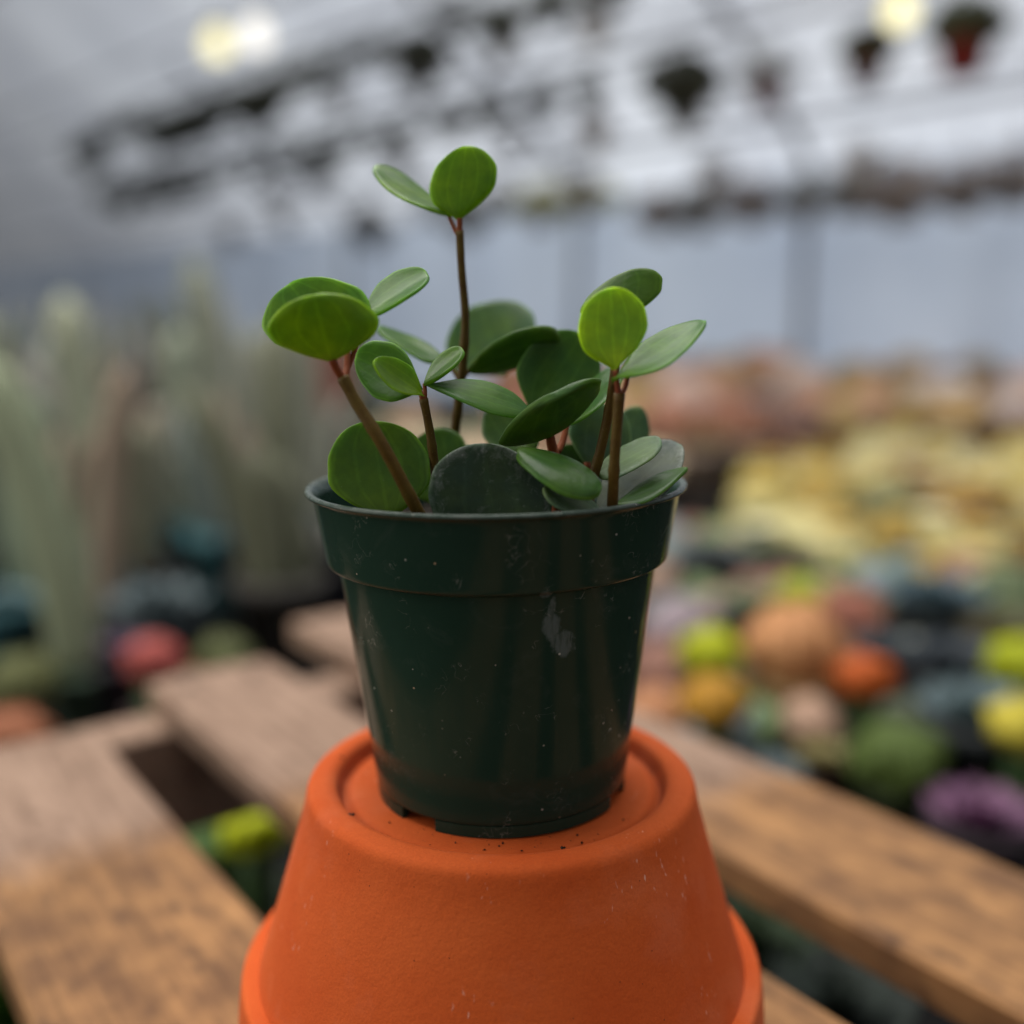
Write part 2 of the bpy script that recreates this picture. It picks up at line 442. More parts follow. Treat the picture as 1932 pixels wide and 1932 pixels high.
v, f = lathe(pb+inn, 144); link('pot_body', mesh('pot_body', v, f), m_p, pot)
pts = [(.0447, .0684), (.0462, .0690), (.0488, .0701), (.0520, .0894), (.0537, .0897), (.0542, .0903), (.0538, .0911), (.0524, .0911), (.0508, .0885), (.0478, .0725), (.0447, .0684)]
rb = profile_round(pts, [0, .0003, .0007, .0008, .0005, .0007, .0007, .0008, .001, .001, 0])
v, f = lathe(rb, 144, rib=lambda a: 1+.0022*math.sin(2*a+.6)+.0010*math.sin(7*a)); link('rim_band', mesh('rim_band', v, f), m_p, pot)
# foot ring under the pot, cut by drainage notches
notch = [-38, 66, 160, -140]
edges = sorted(a % 360 for a in notch); HWN = 9.5
for i, a in enumerate(edges):
    a0 = a+HWN; a1 = edges[(i+1) % len(edges)]-HWN
    if a1 < a0: a1 += 360
    A0, A1 = R(a0-90), R(a1-90); seg = 30
    prof = [(.0372, .0035), (.0371, .0002), (.0353, .0002), (.0353, .0035)]
    v, f = lathe(prof+[prof[0]], seg, a0=A0, a1=A1)
    n = seg+1
    f.append((0, n, 2*n, 3*n)); f.append((seg, 3*n+seg, 2*n+seg, n+seg))
    link('foot', mesh('foot', v, f, False), m_p, pot)

# soil
v, f = [], []
RS, NR, NA = .0468, 18, 72
v.append((0, 0, TZ+.077))
for k in range(1, NR+1):
    for i in range(NA):
        a = 2*math.pi*i/NA; r = RS*k/NR; p = Vector((r*math.cos(a), r*math.sin(a), 0))
        v.append((p.x-.0012, p.y, TZ+.0765+.0022*noise.noise(p*160)+.0015*noise.noise(p*420)))
for i in range(NA): f.append((0, 1+i, 1+(i+1) % NA))
for k in range(NR-1):
    for i in range(NA):
        j = (i+1) % NA; a = 1+k*NA; f.append((a+i, a+NA+i, a+NA+j, a+j))
ms = m_soil()
tag(link('potting_soil', mesh('potting_soil', v, f), ms), 'dark damp potting soil inside the green plastic pot', 'soil', kind='stuff')
# crumbs of soil spilled on the terracotta and on the pot's rim
rng = random.Random(5); v, f = [], []
def crumb(p, s):
    k = len(v)
    for d in ((1, 0, 0), (-1, 0, 0), (0, 1, 0), (0, -1, 0), (0, 0, 1), (0, 0, -1)):
        v.append(Vector(p)+Vector(d)*s*rng.uniform(.6, 1.3))
    for a, b, c in ((0, 2, 4), (2, 1, 4), (1, 3, 4), (3, 0, 4), (2, 0, 5), (1, 2, 5), (3, 1, 5), (0, 3, 5)): f.append((k+a, k+b, k+c))
for _ in range(48):
    a = R(-90)+rng.choice((-.55, .1, .7))+rng.gauss(0, .22); r = rng.uniform(.0380, .0475) if rng.random() < .8 else rng.uniform(.0500, .0555)
    z = TZ+(.0001 if r < .048 else .0027)
    crumb((r*math.cos(a), r*math.sin(a), z), rng.choice((.00010, .00014, .0002, .0004)))
for (px, py, s) in [(660, 1537, .0009), (1060, 1600, .0006), (905, 1578, .0005), (640, 1430, .0009)]:
    p = atZ(px, py, TZ+.0028); crumb(p, s); crumb(p+Vector((s, .3*s, 0)), s*.7)
for a in (-62, -58, -35, -30, -50):
    p = Vector((.0435*math.cos(R(a)), .0435*math.sin(R(a)), TZ+.0775)); crumb(p, .0012)
tag(link('soil_crumbs', mesh('soil_crumbs', v, f, False), ms), 'tiny dark soil crumbs scattered on the terracotta base', 'soil', kind='stuff')

# ------------------------------------------------------------------ the plant
m_lf = m_leaf('fleshy_leaf'); m_res = m_leaf('mineral_crusted_leaf', .52); m_res2 = m_leaf('dusty_leaf', .38)
m_st = m_stem('olive_brown_stem', (.075, .036, .006, 1), (.105, .068, .009, 1))
m_sr = m_stem('red_brown_petiole', (.17, .034, .011, 1), (.22, .065, .018, 1))
plant = empty('leafy_plant', (0, 0, TZ+.076))
tag(plant, 'small succulent plant with round green leaves on thin brown stems', 'plant')
OFF = Vector((0, 0, TZ+.076))

def leaf(parent, B, T, L, hw, s, upper, color, cup=.16, bend=.07, th=.0016, mat=None, e0=1.05, e1=.47, m=.52, seed=0):
    Bp, Tp = atY(*B), atY(*T)
    mid = Bp.lerp(Tp, .5)
    Lp = atY(L[0], L[1], mid.y); W = Lp-mid
    pl = W.length; want = hw/1000
    if s and want > pl: W = atY(L[0], L[1], mid.y+s*math.sqrt(want*want-pl*pl))-mid
    A = Tp-Bp; N = A.cross(W).normalized()
    tocam = (CAM-mid)
    facing = 1 if N.dot(tocam) > 0 else -1
    if not upper: facing = -facing
    N = N*facing                           # N = upper side of the leaf
    NU, NV = 24, 20; ln = A.length; wl = W.length
    vv, ff, uvs, und = [], [], [], []
    kx = math.log(.5)/math.log(m)
    rr = random.Random(seed*13+5)
    ph = rr.uniform(0, 6)
    def pt(u, q, side):
        e = e0+(e1-e0)*min(1, u*2.1)
        hwid = max(0.0, math.sin(math.pi*min(1, max(0, u))**kx))**e
        hwid *= 1+.03*math.sin(u*8+ph+(1.5 if q > 0 else 0))+.012*math.sin(u*23+ph*2+(2 if q > 0 else 0))
        p = Bp+A*u+W*(q*hwid)
        c = cup*wl*(abs(q)**2.2)*hwid + bend*ln*((u-.45)**2)*2 + .020*ln*math.sin(u*6+ph)*q - .035*wl*hwid*math.exp(-(q/.13)**2)*max(0, 1-u)
        tk = th*.5*(max(0, 1-abs(q)**5)**.5)*min(1, (hwid*2.2+.01)**.5)
        tk = max(tk, 0)
        return p+N*(c+side*tk)
    us = [.5-.5*math.cos(math.pi*i/NU) for i in range(NU+1)]; qs = [math.sin(math.pi*.5*(-1+2*j/NV)) for j in range(NV+1)]
    for side in (1, -1):
        for u in us:
            for q in qs:
                vv.append(pt(u, q, side)-OFF); uvs.append((u, .5+.5*q)); und.append(0.0 if side > 0 else 1.0)
    n = (NU+1)*(NV+1)
    for sd in (0, 1):
        for i in range(NU):
            for j in range(NV):
                a = sd*n+i*(NV+1)+j; q = (a, a+1, a+NV+2, a+NV+1)
                ff.append(q if (sd == 0) else q[::-1])
    # winding: make the upper grid face along +N
    nn = A.cross(W); 
    if nn.dot(N) > 0: ff = [q[::-1] for q in ff]
    me = mesh('leaf', vv, ff)
    ul = me.uv_layers.new(name='UVMap')
    for lp in me.loops: ul.data[lp.index].uv = uvs[lp.vertex_index]
    at_ = me.attributes.new('under', 'FLOAT', 'POINT'); at_.data.foreach_set('value', und)
    o = link('leaf', me, mat or m_lf, parent)
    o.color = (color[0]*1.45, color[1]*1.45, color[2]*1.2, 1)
    return o

def stalk(parent, pts, w0, w1, mat, name, bulge=0):
    """pts: (px,py,Y); widths in photo pixels at both ends"""
    P = smooth_path([atY(*p) for p in pts], 8)
    n = len(P); rr = []
    for i, p in enumerate(P):
        dep = (p-CAM).dot(ray(966, 966)); t = i/(n-1)
        wd = w0+(w1-w0)*t
        wd *= 1+.05*noise.noise(p*260)
        if name == 'stem':
            for tn in (.30, .58): wd *= 1+.16*math.exp(-((t-tn)/.018)**2)
        if bulge and t > .85: wd *= 1+bulge*(t-.85)/.15
        rr.append(.5*wd*dep/FPX)
    v, f = tube([p-OFF for p in P], rr, 14)
    return link(name, mesh(name, v, f), mat, parent)

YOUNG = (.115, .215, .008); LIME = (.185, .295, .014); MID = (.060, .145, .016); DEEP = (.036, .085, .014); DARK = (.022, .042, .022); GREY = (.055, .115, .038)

# tall middle stem
sA = stalk(plant, [(858, 905, .006), (858, 830, .006), (864, 770, .004), (873, 690, .002), (878, 600, .001), (871, 510, 0), (867, 436, 0)], 20, 14, m_st, 'stem', .15)
stalk(sA, [(867, 440, 0), (867, 428, 0), (867, 412, .0)], 12, 11, m_sr, 'petiole')
stalk(sA, [(866, 446, 0), (858, 434, .001), (846, 408, .003)], 10, 7, m_sr, 'petiole')
leaf(sA, (864, 421, 0), (880, 275, .002), (936, 340), 9.5, 0, False, YOUNG, .05, .03, e0=1.35, seed=1)
leaf(sA, (851, 412, .002), (703, 322, .012), (768, 385), 8.5, -1, True, (.085, .17, .03), .08, .04, seed=2)
leaf(sA, (876, 703, .008), (1057, 637, .002), (955, 637), 9.0, -1, False, (.040, .082, .022), .10, .03, .0026, seed=3)
stalk(sA, [(869, 712, .004), (875, 708, .006), (882, 699, .008)], 14, 12, m_st, 'petiole')
leaf(sA, (845, 686, .006), (710, 622, .014), (778, 636), 7, 1, True, MID, .05, .03, seed=4)
stalk(sA, [(866, 715, .004), (856, 700, .005), (842, 684, .006)], 10, 7, m_st, 'petiole')
leaf(sA, (952, 712, .030), (905, 576, .046), (1014, 606), 12, 0, True, GREY, .03, .03, seed=5)

# left stem
sB = stalk(plant, [(815, 1010, -.036), (785, 958, -.0415), (722, 840, -.044), (673, 760, -.042), (647, 712, -.041)], 25, 22, m_st, 'stem', .15)
stalk(sB, [(648, 716, -.041), (636, 698, -.042), (627, 678, -.043)], 15, 15, m_sr, 'petiole')
stalk(sB, [(650, 714, -.040), (654, 694, -.038), (655, 664, -.036)], 14, 12, m_sr, 'petiole')
stalk(sB, [(651, 708, -.037), (664, 674, -.035), (686, 614, -.034)], 10, 9, m_sr, 'petiole')
leaf(sB, (627, 685, -.043), (592, 556, -.047), (712, 607), 13.5, 0, False, (.108, .188, .010), .10, .05, .0013, e0=.95, seed=6)
leaf(sB, (656, 668, -.036), (548, 538, -.027), (690, 560), 13.5, 0, True, (.10, .20, .025), .06, .05, seed=7)
leaf(sB, (686, 600, -.034), (809, 521, -.026), (733, 537), 7.5, 1, True, (.075, .17, .03), .30, .03, seed=8)

# small stem with four leaves
sC = stalk(plant, [(832, 985, -.026), (823, 905, -.027), (812, 820, -.028), (799, 752, -.029)], 20, 15, m_st, 'stem', .15)
stalk(sC, [(799, 758, -.029), (796, 748, -.029), (792, 738, -.028)], 11, 10, m_sr, 'petiole')
stalk(sC, [(800, 758, -.029), (802, 744, -.029), (801, 724, -.028)], 9, 8, m_sr, 'petiole')
leaf(sC, (799, 736, -.026), (671, 676, -.019), (747, 654), 8.5, 1, True, MID, .12, .03, seed=9)
leaf(sC, (799, 748, -.030), (703, 682, -.036), (764, 693), 5.2, 1, True, YOUNG, .25, .03, .0012, seed=10)
leaf(sC, (800, 728, -.029), (876, 663, -.024), (829, 681), 4.6, 1, True, (.07, .15, .02), .30, .04, seed=11)
leaf(sC, (805, 720, -.030), (1000, 770, -.024), (909, 720), 6.5, 1, True, (.06, .14, .03), .05, -.10, seed=12)

# middle short stem
sE = stalk(plant, [(1050, 985, -.024), (1047, 900, -.022), (1046, 846, -.020)], 20, 18, m_sr, 'stem')
stalk(sE, [(1044, 852, -.020), (1040, 836, -.021), (1036, 812, -.022)], 20, 17, m_sr, 'petiole')
stalk(sE, [(1052, 852, -.019), (1062, 832, -.017), (1070, 800, -.015)], 14, 11, m_sr, 'petiole')
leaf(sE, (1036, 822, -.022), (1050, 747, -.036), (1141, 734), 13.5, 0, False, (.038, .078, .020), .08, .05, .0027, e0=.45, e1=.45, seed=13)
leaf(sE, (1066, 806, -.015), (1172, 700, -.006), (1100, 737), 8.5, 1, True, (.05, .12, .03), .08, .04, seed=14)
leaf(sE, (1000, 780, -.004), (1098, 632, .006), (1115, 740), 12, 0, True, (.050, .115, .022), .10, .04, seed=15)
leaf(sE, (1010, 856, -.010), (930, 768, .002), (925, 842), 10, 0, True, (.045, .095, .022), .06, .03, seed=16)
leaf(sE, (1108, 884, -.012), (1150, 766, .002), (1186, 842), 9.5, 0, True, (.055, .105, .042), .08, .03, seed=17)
stalk(sE, [(1116, 985, -.014), (1112, 930, -.013), (1108, 872, -.012)], 16, 14, m_sr, 'petiole')

# right pair of stems
sF = stalk(plant, [(1150, 1005, -.036), (1155, 958, -.0408), (1160, 860, -.0425), (1169, 742, -.043)], 22, 19, m_st, 'stem', .2)
stalk(sF, [(1168, 748, -.043), (1166, 736, -.043), (1161, 698, -.043)], 13, 10, m_sr, 'petiole')
stalk(sF, [(1171, 746, -.043), (1180, 728, -.041), (1186, 700, -.040)], 11, 9, m_sr, 'petiole')
leaf(sF, (1160, 702, -.043), (1151, 543, -.039), (1222, 612), 9, 0, True, LIME, .03, .03, e0=1.15, seed=18)
leaf(sF, (1155, 722, -.045), (1333, 612, -.034), (1229, 645), 8, 1, True, (.075, .17, .035), .10, .04, seed=19)
sG = stalk(plant, [(1085, 1010, -.030), (1122, 892, -.031), (1144, 800, -.032), (1157, 722, -.033), (1166, 640, -.034)], 20, 17, m_st, 'stem', .1)
leaf(sG, (1166, 606, -.034), (1182, 511, -.028), (1252, 535), 10.5, 0, False, (.06, .125, .010), .05, .04, e0=.6, seed=20)

# leaves low in the pot
def low(*a, **k): return leaf(plant, *a, **k)
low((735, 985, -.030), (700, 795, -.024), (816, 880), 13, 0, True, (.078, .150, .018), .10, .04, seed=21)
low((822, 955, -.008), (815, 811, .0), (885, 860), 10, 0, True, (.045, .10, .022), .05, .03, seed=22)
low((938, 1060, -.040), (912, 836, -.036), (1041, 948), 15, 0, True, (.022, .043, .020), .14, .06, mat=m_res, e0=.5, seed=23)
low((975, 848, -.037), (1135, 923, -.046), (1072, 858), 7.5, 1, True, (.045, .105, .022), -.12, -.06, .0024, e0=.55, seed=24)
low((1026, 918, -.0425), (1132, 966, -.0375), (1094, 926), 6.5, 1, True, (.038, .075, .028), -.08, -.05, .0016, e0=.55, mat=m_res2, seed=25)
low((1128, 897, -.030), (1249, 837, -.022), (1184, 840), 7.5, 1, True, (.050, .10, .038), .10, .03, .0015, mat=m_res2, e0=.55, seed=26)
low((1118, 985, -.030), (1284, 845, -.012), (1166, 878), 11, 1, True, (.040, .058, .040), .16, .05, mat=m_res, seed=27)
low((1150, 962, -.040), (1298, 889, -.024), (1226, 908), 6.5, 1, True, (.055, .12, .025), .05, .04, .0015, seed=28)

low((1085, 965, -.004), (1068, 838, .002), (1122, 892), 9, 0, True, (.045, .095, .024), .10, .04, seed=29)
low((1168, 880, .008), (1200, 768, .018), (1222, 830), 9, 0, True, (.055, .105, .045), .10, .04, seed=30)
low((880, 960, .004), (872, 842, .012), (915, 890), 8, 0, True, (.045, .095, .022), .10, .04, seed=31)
# ------------------------------------------------------------------ hanging rows, bulbs, posts of the greenhouse
rng = random.Random(11)
def leaf_cloud(name, n, rx, rz, size, seed):
    r = random.Random(seed); v, f = [], []
    for _ in range(n):
        a = r.uniform(0, 2*math.pi); q = r.random()**.5; zz = r.uniform(-1, 1)*math.sqrt(max(0, 1-q*q))
        p = Vector((rx*q*math.cos(a), rx*q*math.sin(a), rz*zz-.3*rz*q))
        x = Vector((r.gauss(0, 1), r.gauss(0, 1), r.gauss(0, 1))).normalized(); y = x.orthogonal().normalized()
        k = len(v); s = size*r.uniform(.6, 1.3)
        v += [p-x*s, p+y*s*.45, p+x*s, p-y*s*.45]; f.append((k, k+1, k+2, k+3))
    return mesh(name, v, f, False)
pot_prof = [(.001, 0), (.066, 0), (.072, .004), (.094, .150), (.104, .152), (.106, .185), (.100, .187), (.094, .165), (.001, .160)]
hp_mesh = {}
def hang_pot(rgb):
    if rgb not in hp_mesh:
        v, f = lathe(pot_prof, 24); me = mesh('hanging_pot', v, f); me.materials.append(plain(rgb, .5)); hp_mesh[rgb] = me
    return hp_mesh[rgb]
def foliage_mesh(kind):
    key = ('fol', kind)
    if key not in hp_mesh:
        rgb, rx, rz, n = {'dark': ((92, 95, 80), .20, .12, 300), 'brown': ((146, 132, 122), .22, .16, 200), 'yellow': ((170, 166, 84), .30, .12, 260), 'small': ((70, 74, 50), .13, .09, 260), 'grey': ((150, 152, 150), .20, .14, 170), 'pale': ((214, 214, 216), .15, .10, 150)}[kind]
        me = leaf_cloud('foliage', n, rx, rz, .05, hash(kind) % 97 if False else len(kind)*7); me.materials.append(plain(rgb, .7)); hp_mesh[key] = me
    return hp_mesh[key]
wire_mat = plain((60, 60, 62), .5)
wv, wf = [], []
for a in range(3):
    an = a*2*math.pi/3
    v, f = tube([(.1*math.cos(an), .1*math.sin(an), .18), (.05*math.cos(an), .05*math.sin(an), .34), (0, 0, .5)], [.002]*3, 5)
    k = len(wv); wv += v; wf += [tuple(i+k for i in q) for q in f]
wire_me = mesh('hanger_wire', wv, wf); wire_me.materials.append(wire_mat)
def basket(u, n, z, rgb, kind, scale, label, group):
    e = empty('hanging_basket', G(u, n, z)); e.scale = (scale,)*3; e.rotation_euler = (0, 0, rng.uniform(0, 6))
    tag(e, label, 'hanging plant', group)
    link('pot', hang_pot(rgb), None, e)
    fo = link('foliage', foliage_mesh(kind), None, e); fo.location = (0, 0, .20)
    link('hanger_wire', wire_me, None, e)
    return e
ORD = ['first', 'second', 'third', 'fourth', 'fifth', 'sixth', 'seventh', 'eighth', 'ninth', 'tenth', 'eleventh', 'twelfth', 'thirteenth', 'fourteenth', 'fifteenth', 'sixteenth', 'seventeenth', 'eighteenth', 'nineteenth', 'twentieth']
RAIL = [(3.2, 1.66+.13, 2.2, 9.5), (3.6, 1.46, .4, 9.5), (4.6, 1.25, .4, 11)]
for k, (n, z, u0, u1) in enumerate(RAIL):
    pipe('hanging_rail', [G(u0+(u1-u0)*i/20, n, z) for i in range(21)], .018,
         ['thin grey pipe carrying the uppermost row of dark baskets', 'thin grey pipe carrying the row with the red pots', 'thin grey pipe over the blue grey film wall'][k], 'pipe', None)
# upper row of dark baskets, counted from the right
u, i = 2.75, 0
while u < 8.2 and i < 20:
    sc = rng.uniform(.40, .85); basket(u, 3.2, 1.66+.16-.5*sc+rng.uniform(-.02, .02), (70, 70, 66), 'dark', sc, 'dark leafy hanging basket, %s from the right in the uppermost row' % ORD[i], 'uppermost row of dark baskets'); u += rng.uniform(.27, .38); i += 1
# red pots, singled out
for (px, py, sc, rgb, kd, lab) in [(1820, 90, .98, (120, 34, 28), 'small', 'large red hanging pot at the far right under the roof'),
                                   (1635, 120, .78, (84, 34, 30), 'small', 'dark red hanging pot left of the large red one'),
                                   (1448, 165, .74, (118, 42, 40), 'grey', 'small red hanging pot right of the dark round basket')]:
    d = ray(px, py); q = CAM+d*((3.6-CAM.dot(GN))/d.dot(GN))
    basket(q.dot(GU), 3.6, q.z-.10*sc, rgb, kd, sc, lab, None)
d = ray(1285, 160); q = CAM+d*((3.6-CAM.dot(GN))/d.dot(GN))
basket(q.dot(GU), 3.6, q.z-.15, (44, 46, 36), 'dark', .92, 'dark round hanging basket left of the small red pot', None)
u, i = 3.2, 0
while u < 8.8 and i < 20:
    sc = rng.uniform(.40, .80); basket(u, 3.6, 1.40-.30*sc, (72, 72, 66), 'dark', sc, 'dark leafy basket, %s from the right in the lower hanging row' % ORD[i], 'lower row of dark baskets'); u += rng.uniform(.28, .42); i += 1
for k, (n, z) in enumerate([(4.55, 1.33), (4.0, 1.70), (3.3, 2.15), (2.6, 2.62)]):
    pipe('roof_purlin', [G(-2+16*i/20, n, z) for i in range(21)], .012, 'grey roof pipe under the white film, %s up from the eave' % ORD[k], 'pipe', 'roof pipes')
# brownish dry plants along the eave
for row, (n, z, u0, u1, du, nm) in enumerate([(3.4, 1.60, 3.0, 6.6, .75, 'upper'), (3.95, 1.27, 2.9, 7.0, .80, 'middle'), (4.35, 1.06, 2.2, 8.6, .95, 'lower')]):
    u, i = u0, 0
    while u < u1 and i < 20:
        sc = rng.uniform(.5, .8); kd = 'pale'
        basket(u, n, z-.18*sc+rng.uniform(-.05, .05), rng.choice([(206, 206, 210), (190, 186, 182), (216, 206, 196)]), kd, sc, 'pale hanging basket, %s from the right in the %s pale row' % (ORD[i], nm), 'pale hanging baskets'); u += du*rng.uniform(.7, 1.3); i += 1
EAVE = sorted([1020, 1110, 1250, 1320, 1420, 1520, 1600, 1700, 1820, 1920, 880, 700])
for (px, py, kd, sc) in [(1020, 375, 'yellow', .9), (1110, 365, 'yellow', .7), (1250, 390, 'brown', .8), (1320, 385, 'grey', .8), (1420, 370, 'brown', .8), (1520, 360, 'grey', .8), (1600, 355, 'grey', .7), (1700, 350, 'brown', .9), (1820, 340, 'brown', .8), (1920, 320, 'brown', .8), (880, 400, 'grey', .9), (700, 425, 'grey', .9)]:
    d = ray(px, py); q = CAM+d*((4.6-CAM.dot(GN))/d.dot(GN))
    nm = {'yellow': ('yellow green basket hanging before the film behind the tall stem', 'yellow green baskets'), 'brown': ('brown dry basket hanging along the eave of the film wall', 'brown dry baskets'), 'grey': ('grey hanging basket along the eave of the film wall', 'grey baskets')}[kd]
    nm = ('%s hanging along the eave, %s basket of the eave row from the left' % ({'yellow': 'yellow green plant', 'brown': 'brown dry plant', 'grey': 'grey leafy plant'}[kd], ORD[EAVE.index(px)]), nm[1])
    basket(q.dot(GU), 4.6, q.z-.2*sc, (128, 116, 108) if kd != 'yellow' else (120, 84, 66), kd, sc, *nm)
# posts in front of the film
for k, px in enumerate((660, 1090, 1512, 2080)):
    d = ray(px, 600); q = CAM+d*((4.85-CAM.dot(GN))/d.dot(GN)); uu = q.dot(GU)
    pipe('frame_post', [G(uu, 4.85, BZ), G(uu, 4.85, .5), G(uu, 4.85, 1.1), G(uu, 4.6, 1.3), G(uu, 3.4, 2.1)], .03, 'grey metal frame post before the film wall, %s from the left' % ORD[k], 'post', 'greenhouse frame posts')
# lit bulbs under the roof
bl_y = m_emit('warm_bulb', (1.0, .90, .48, 1), 1.15); bl_w = m_emit('white_bulb', (1.0, .96, .88, 1), 1.15)
cap_mat = plain((50, 50, 50), .5)
def bulb(px, py, n, r, mat, label):
    d = ray(px, py); q = CAM+d*((n-CAM.dot(GN))/d.dot(GN))
    e = empty('hanging_bulb', q); tag(e, label, 'light bulb')
    prof = [(.0005, -r), (r*.5, -r*.87), (r*.87, -r*.5), (r, 0), (r*.87, r*.5), (r*.55, r*.95), (r*.4, r*1.25)]
    v, f = lathe(prof, 20); link('glass', mesh('glass', v, f), mat, e)
    v, f = lathe([(r*.42, r*1.25), (r*.42, r*1.9), (.001, r*2.0)], 14); link('socket', mesh('socket', v, f), cap_mat, e)
    v, f = tube([(0, 0, r*2), (0, 0, .8)], [.004, .004], 6); link('cord', mesh('cord', v, f), cap_mat, e)
bulb(410, 85, 2.9, .075, bl_y, 'lit yellow bulb at upper left, left one of the pair')
bulb(482, 68, 2.9, .075, bl_w, 'lit white bulb at upper left, right one of the pair')
bulb(1697, 22, 2.9, .048, bl_y, 'lit yellow bulb at the top right above the red pots')

# ------------------------------------------------------------------ the plants on the bench
small_pot = [(.001, 0), (.026, 0), (.028, .002), (.036, .058), (.040, .059), (.041, .074), (.038, .075), (.036, .066), (.001, .064)]
pm = {}
def pot_me(rgb):
    if rgb not in pm:
        v, f = lathe(small_pot, 24); me = mesh('pot', v, f); me.materials.append(plain(rgb, .6)); pm[rgb] = me
    return pm[rgb]
def ball_me(rgb, ribs=11, flat=.9, fuzz=0):
    key = ('b', rgb, ribs, flat, fuzz)
    if key not in pm:
        prof = [(max(.0005, math.sin(math.pi*k/14)), -math.cos(math.pi*k/14)*flat) for k in range(15)]
        v, f = lathe(prof, ribs*4, rib=lambda a: 1+.09*math.cos(a*ribs))
        r = random.Random(ribs); sd = Vector((sum(rgb)*.37, ribs, flat))
        v = [tuple(Vector(p)*(1+.26*noise.noise(Vector(p)*1.9+sd))) for p in v]
        if fuzz:
            for _ in range(220):
                a = r.uniform(0, 6.283); t = r.uniform(.1, 2.6); p = Vector((math.sin(t)*math.cos(a), math.sin(t)*math.sin(a), math.cos(t)*flat))
                d = (p+Vector((r.gauss(0, .5), r.gauss(0, .5), r.gauss(0, .5)))).normalized(); x = d.orthogonal().normalized()*.012; k = len(v)
                v += [p-x, p+x, p+d*.32]; f.append((k, k+1, k+2))
        me = mesh('ball', v, f); me.materials.append(plain(rgb, .7, .3, 12)); pm[key] = me
    return pm[key]
def rosette_me(rgb):
    key = ('r', rgb)
    if key not in pm:
        v, f = [], []
        for ring, (nl, ln, el) in enumerate([(10, 1.0, 14), (9, .82, 34), (7, .58, 56), (4, .34, 76)]):
            for i in range(nl):
                a = 2*math.pi*(i+.5*(ring % 2))/nl; ca, sa = math.cos(a), math.sin(a); ce, se = math.cos(R(el)), math.sin(R(el)); k = len(v)
                for (t, wd, up) in [(0, .10, 0), (.45, .24, .03), (.85, .20, .10), (1, .02, .17)]:
                    for sgn, dz in ((-1, .05), (0, 0), (1, .05)):
                        rr = t*ln; x, y, z = rr*ce, sgn*wd*ln, rr*se+up*ln+dz
                        v.append((x*ca-y*sa, x*sa+y*ca, z))
                for q in range(3):
                    for s in range(2):
                        b = k+q*3+s; f.append((b, b+3, b+4, b+1))
        me = mesh('rosette', v, f); me.materials.append(plain(rgb, .6, .25, 8)); pm[key] = me
    return pm[key]
def flower_me(rgb):
    key = ('f', rgb)
    if key not in pm:
        v, f = [], []
        for i in range(12):
            a = 2*math.pi*i/12; ca, sa = math.cos(a), math.sin(a); k = len(v)
            for (r, wd, z) in [(.05, .05, 0), (.6, .20, .25), (1, .06, .5)]:
                for sgn in (-1, 1):
                    v.append((r*ca-sgn*wd*sa, r*sa+sgn*wd*ca, z))
            f += [(k, k+2, k+3, k+1), (k+2, k+4, k+5, k+3)]
        me = mesh('flower', v, f); me.materials.append(plain(rgb, .6, .15)); pm[key] = me
    return pm[key]
def potted(name, loc, cat, label, group, potrgb, kind, rgb, size, potscale=1.0, flower=None, stemrgb=(70, 96, 56), flat=.9):
    e = empty(name, loc); e.rotation_euler = (0, 0, rng.uniform(0, 6.28)); tag(e, label, cat, group)
    p = link('pot', pot_me(potrgb), None, e); p.scale = (potscale,)*3
    top = .066*potscale
    if kind == 'ball' or kind == 'fuzz':
        b = link('cactus_body', ball_me(rgb, 11 if kind == 'ball' else 13, flat, kind == 'fuzz'), None, e); b.scale = (size,)*3; b.location = (0, 0, top+size*flat*.8); tz = top+size*flat*1.75
    elif kind == 'graft':
        if ('stk', stemrgb) not in pm:
            v, f = lathe([(.013, 0), (.014, .03), (.011, .055), (.001, .056)], 12, rib=lambda a: 1+.25*math.cos(a*3)); me = mesh('stock', v, f); me.materials.append(plain(stemrgb, .5)); pm[('stk', stemrgb)] = me
        s = link('stock', pm[('stk', stemrgb)], None, e); s.location = (0, 0, top-.003)
        b = link('grafted_top', ball_me(rgb, 9, .8), None, e); b.scale = (size,)*3; b.location = (0, 0, top+.05+size*.6); tz = top+.05+size*1.3
    else:
        b = link('rosette', rosette_me(rgb), None, e); b.scale = (size,)*3; b.location = (0, 0, top-.002); tz = top+size*.5
    if flower:
        q = link('flower', flower_me(flower), None, e); q.scale = (size*.75,)*3; q.location = (0, 0, tz-size*.12)
    return e
taken = []
def free(x, y, r):
    for (a, b, c) in taken:
        if (a-x)**2+(b-y)**2 < (r+c)**2*.8: return False
    return True
def onbench(px, py): p = atZ(px, py, BZ+.09); return Vector((p.x, p.y, BZ))
